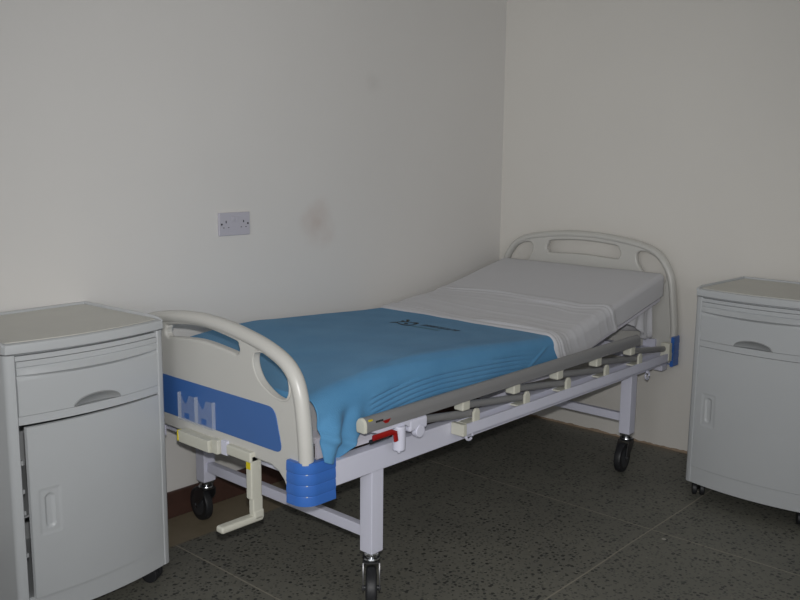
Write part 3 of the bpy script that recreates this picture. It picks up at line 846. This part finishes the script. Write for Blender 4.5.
# its end hanging loose below the raised mattress
b = bmesh.new()
path = catmull([(-.46, -.925), (-.34, -.930), (-.25, -.940), (-.19, -.925), (-.150, -.935), (-.128, -.90), (-.118, -.80), (-.124, -.6), (-.118, -.35), (-.122, -.15)], 10)
rows = []
for i, (px, py) in enumerate(path):
    t = i / (len(path) - 1)
    zt = Tz(min(px, -.115)) - TH + .012
    zb = zt - .02 - .15 * sm(.03, .30, t) - .015 * math.sin(t * 21)
    rows.append([b.verts.new((px + .010 * math.sin(i * .9) * k / 8 * .5, py + .012 * math.sin(i * .75 + k * .2) * (k / 8), zt + (zb - zt) * k / 8)) for k in range(9)])
for i in range(len(rows) - 1):
    for k in range(8): b.faces.new((rows[i][k], rows[i][k + 1], rows[i + 1][k + 1], rows[i + 1][k]))
# head end face of the mattress
o = link_mesh('loose_end', b, M_sheet, fit, angle=80); o.modifiers.new('t', 'SOLIDIFY').thickness = .002
b = bmesh.new(); loft(b, [[Vector((x, p.y, p.z)) for p in rr_section(-.11, .001, .02)] for x in (-.114, -.108)])
link_mesh('end_panel', b, M_sheet, fit)

# folded draw sheet with creases running across the bed
cre = [(-.992, .004, .009), (-.972, .006, .007), (-.950, .005, .006), (-.925, .0035, .010), (-.885, .0022, .007), (-.85, .0016, .010), (-.80, .0026, .007), (-.755, .0014, .012), (-.70, .0022, .006), (-.655, .002, .008), (-.632, .005, .007), (-.612, .006, .006)]
def d_draw(x, a, dr):
    v = .001 * noise.noise((x * 20, a * 5, 4)) + .0110 * sm(-.915, -.955, x) - .007 * sm(-.988, -1.004, x) + .024 * math.exp(-((x + .84) / .13) ** 2) * sm(.05, -.40, a)
    k0 = .5 + .5 * sm(-.43, .1, a)
    for i, (c, h, w) in enumerate(cre):
        cc = c + .034 * noise.noise((a * 2.6, i * 3.1, 0)) * (1 if -.98 < c < -.63 else .4)
        amp = (1.5 if c < -.93 or c > -.64 else 1) * h * max(.0, .75 + .9 * noise.noise((a * 3.2, i * 5.7, 9)))
        v += amp * math.exp(-((x - cc) / w) ** 2) * k0
    return v
def s_draw(x, a, dr):
    t = (x + .60) / .40          # -1 at the blanket end .. 0 at the head end
    s = .012 * noise.noise((a * 3, 5, 5)) * 1.0
    s += (-t) * .045 * sm(0, .12, dr) * (1 if a > 0 else 0) + .035 * sm(.02, .12, dr) * (1 + t) * (1 if a > 0 else 0)
    s += (1 + t) * .05 * sm(.30, .43, a)
    s += (1 + t) * .035 * sm(.45, .15, a) - (1 + t) * .03 * sm(.0, -.45, a)
    return s
dsh = cloth('draw_sheet', -1.005, -.59, 130, .0045, lambda x: .070 + .004 * math.sin(x * 30), lambda x: .05, lambda x: .034, d_draw, M_sheet, shear=s_draw, thick=.003)
dsh['label'] = 'crumpled white folded sheet lying across the bed just above the blue blanket'; dsh['category'] = 'sheet'

# blue blanket
HEM = [(-2.17, .110), (-2.14, .125), (-2.10, .138), (-2.07, .125), (-2.03, .090), (-1.96, .074), (-1.85, .078), (-1.70, .085), (-1.60, .085), (-1.45, .090), (-1.30, .085), (-1.10, .070), (-.99, .055), (-.95, .050)]
def r_b(x): return .030 + .022 * sm(-1.1, -1.6, x)
def d_blk(x, a, dr):
    v = .004 * noise.noise((x * 3.2, a * 3.0, 7)) + .0016 * noise.noise((x * 11, a * 9, 3))
    # stitched ribs along the near edge
    mask = sm(-1.98, -1.95, x) * sm(-1.08, -1.35, x)
    s0 = a - (WH - .095 + .020 * ((x + 1.55) / .42) ** 2 * (1 if x < -1.55 else .8))
    if mask > 0 and s0 > 0:
        v += .0016 * mask * sm(0, .012, s0) * (math.cos(2 * PI * s0 / .0150))
    # crumpled corner at the foot
    f = sm(-1.98, -2.10, x) * sm(.03, .10, dr) * (1 if a > 0 else 0)
    if a > 0:
        v += f * (.020 * math.sin((x + 2.12) * 55 + dr * 20) + .012)
        q = (dr - .115 - (x + 2.13) * .55) / .012
        v += .010 * math.exp(-q * q) * sm(-1.90, -2.05, x)
        q = ((x + 1.10) * .55 + (dr - .055)) / .006     # slanting crease near the sheet
        v += .0035 * math.exp(-q * q) * sm(-1.25, -1.15, x) * sm(.02, .04, dr)
        v += .006 * sm(.04, .13, dr)
    return v
def s_blk(x, a, dr):
    return 0.0
bl = cloth('blanket', -2.168, -.955, 300, .010, lambda x: interp(HEM, x), lambda x: .06, r_b, d_blk, M_blanket, shear=s_blk, thick=.0045, end0=.10, topn=110, siden=44)
bl['label'] = 'sky blue woven blanket with a small dark emblem, covering the foot half of the bed'; bl['category'] = 'blanket'

# printed emblem and its faint line of lettering, lying on the blanket
def on_blanket(cx, cy, pts, m, name):
    """pts: polygons in metres, right = towards the near side, up = towards the head"""
    b = bmesh.new()
    for poly in pts:
        vs = []
        for u, v in poly:
            x = cx + v; y = cy - u; a = ycen - y
            vs.append(b.verts.new((x, y, Tz(x) + .010 + d_blk(x, a, 0) + .0058)))
        b.faces.new(vs)
    bmesh.ops.triangulate(b, faces=b.faces[:])
    return link_mesh(name, b, m, bl, smooth=False)
def ring_seg(cx, cy, rx, ry, a0, a1, w, n=18, taper=False):
    P = []; Q = []
    out = []
    for k in range(n):
        t0, t1 = k / n, (k + 1) / n
        A, B_ = rad(a0 + (a1 - a0) * t0), rad(a0 + (a1 - a0) * t1)
        w0 = w * (1 - .75 * t0) if taper else w; w1 = w * (1 - .75 * t1) if taper else w
        out.append([(cx + (rx - w0) * math.cos(A), cy + (ry - w0) * math.sin(A)), (cx + (rx + w0) * math.cos(A), cy + (ry + w0) * math.sin(A)), (cx + (rx + w1) * math.cos(B_), cy + (ry + w1) * math.sin(B_)), (cx + (rx - w1) * math.cos(B_), cy + (ry - w1) * math.sin(B_))])
    return out
def blob(cx, cy, rx, ry, n=14): return [[(cx + rx * math.cos(2 * PI * k / n), cy + ry * math.sin(2 * PI * k / n)) for k in range(n)]]
EX, EY = -1.25, -.475
def sk(h, d): return (.0027 * h + .01357 * d, .00273 * h - .0151 * d)      # slanting axes of the swoosh emblem
emb = []
def stroke(pts, ws):
    for (p, w0), (q, w1) in zip(zip(pts, ws), list(zip(pts, ws))[1:]):
        emb.append([sk(p[0], p[1] - w0), sk(p[0], p[1] + w0), sk(q[0], q[1] + w1), sk(q[0], q[1] - w1)])
stroke(catmull([(-17, -.4), (-11, -1.2), (-8, .4), (-3, 1.8), (3, 2.0), (8, .9), (11, -.6)], 4), [.25 + .3 * math.sin(PI * k / 24) for k in range(25)])
stroke(catmull([(-12, -.9), (-6, -2.0), (0, -2.2), (6, -1.5)], 4), [.3] * 13)
def dot(h, d, rh, rd): emb.append([sk(h + rh * math.cos(2 * PI * k / 14), d + rd * math.sin(2 * PI * k / 14)) for k in range(14)])
dot(9, -.9, 3.2, .9); dot(1, -4.5, 2.2, .9); dot(-4.2, -2.9, 1.8, .8); dot(-1, -.2, 2.2, .7); dot(.5, -3.0, 1.2, .9)
on_blanket(EX, EY, emb, M_print, 'emblem')
random.seed(11)
strokes = []; s2 = []
u = .060
while u < .225:
    w = random.uniform(.009, .014)
    if True:
        k = random.random(); y0 = .002
        strokes.append([(u, y0), (u + .0036, y0), (u + .0036, y0 + .042), (u, y0 + .042)])
        if k > .3: strokes.append([(u + .0045, y0 + .034), (u + w, y0 + .034), (u + w, y0 + .042), (u + .0045, y0 + .042)])
        if k < .65: strokes.append([(u + w - .004, y0), (u + w, y0), (u + w, y0 + .034), (u + w - .004, y0 + .034)])
        if .3 < k < .8: strokes.append([(u + .0045, y0 + .016), (u + w - .004, y0 + .016), (u + w - .004, y0 + .023), (u + .0045, y0 + .023)])
    u += w + .0055
u = .062
while u < .185:
    w = random.uniform(.005, .008); y0 = -.045
    s2.append([(u, y0), (u + w, y0), (u + w, y0 + .005), (u, y0 + .005)]); s2.append([(u, y0 + .005), (u + .003, y0 + .005), (u + .003, y0 + .022), (u, y0 + .022)])
    u += w + .004
on_blanket(EX, EY, strokes, M_print, 'lettering'); on_blanket(EX, EY, s2, M_print2, 'small_lettering')

# ------------------------------------------------------------------ camera
CP = Vector((-3.70535, -2.66732, 1.31643)); yaw, pit, roll, fpx = .737279, -.16223, .00998, 875.54
F = Vector((math.cos(yaw) * math.cos(pit), math.sin(yaw) * math.cos(pit), math.sin(pit)))
R = Vector((math.sin(yaw), -math.cos(yaw), 0)); U = R.cross(F)
R2 = R * math.cos(roll) + U * math.sin(roll); U2 = -R * math.sin(roll) + U * math.cos(roll)
cam = bpy.data.cameras.new('camera'); co = bpy.data.objects.new('camera', cam); COL.objects.link(co)
co.matrix_world = Matrix(((R2.x, U2.x, -F.x, CP.x), (R2.y, U2.y, -F.y, CP.y), (R2.z, U2.z, -F.z, CP.z), (0, 0, 0, 1)))
cam.sensor_width = 36; cam.lens = fpx / 800 * 36; cam.clip_start = .05
sc.camera = co

# ------------------------------------------------------------------ light: camera flash and ambient fill through the added windows
def light(name, kind, loc, energy, color=(1, 1, 1), **k):
    l = bpy.data.lights.new(name, kind); l.energy = energy; l.color = color
    for a, v in k.items(): setattr(l, a, v)
    o = bpy.data.objects.new(name, l); COL.objects.link(o); o.location = loc; return o
fl = light('flash', 'SPOT', CP + U2 * .085 + F * .02, 112, (1, .985, .965), shadow_soft_size=.018, spot_size=rad(82), spot_blend=1)
fl.rotation_euler = co.matrix_world.to_euler()
w = light('daylight_fill', 'AREA', ((wx0 + wx1) / 2, Y0 - .16, (wz0 + wz1) / 2), 16, (.97, .98, 1), shape='RECTANGLE', size=wx1 - wx0, size_y=wz1 - wz0)  # ambient fill lamp outside the added window in wall_front
w.rotation_euler = (rad(90), 0, 0)
w = light('daylight_fill', 'AREA', (X0 - .16, (wy0 + wy1) / 2, (wz0 + wz1) / 2), 22, (.97, .98, 1), shape='RECTANGLE', size=wy1 - wy0, size_y=wz1 - wz0)  # fill lamp outside the added second window, aimed at wall_right
w.rotation_euler = (rad(90), 0, rad(-90))
wd = bpy.data.worlds.new('sky'); sc.world = wd; wd.use_nodes = True
bg = wd.node_tree.nodes['Background']; bg.inputs['Color'].default_value = (.75, .85, 1, 1); bg.inputs['Strength'].default_value = .35
sc.view_settings.view_transform = 'Standard'; sc.view_settings.look = 'None'; sc.view_settings.gamma = 1
sc.view_settings.use_curve_mapping = False; sc.view_settings.exposure = .2
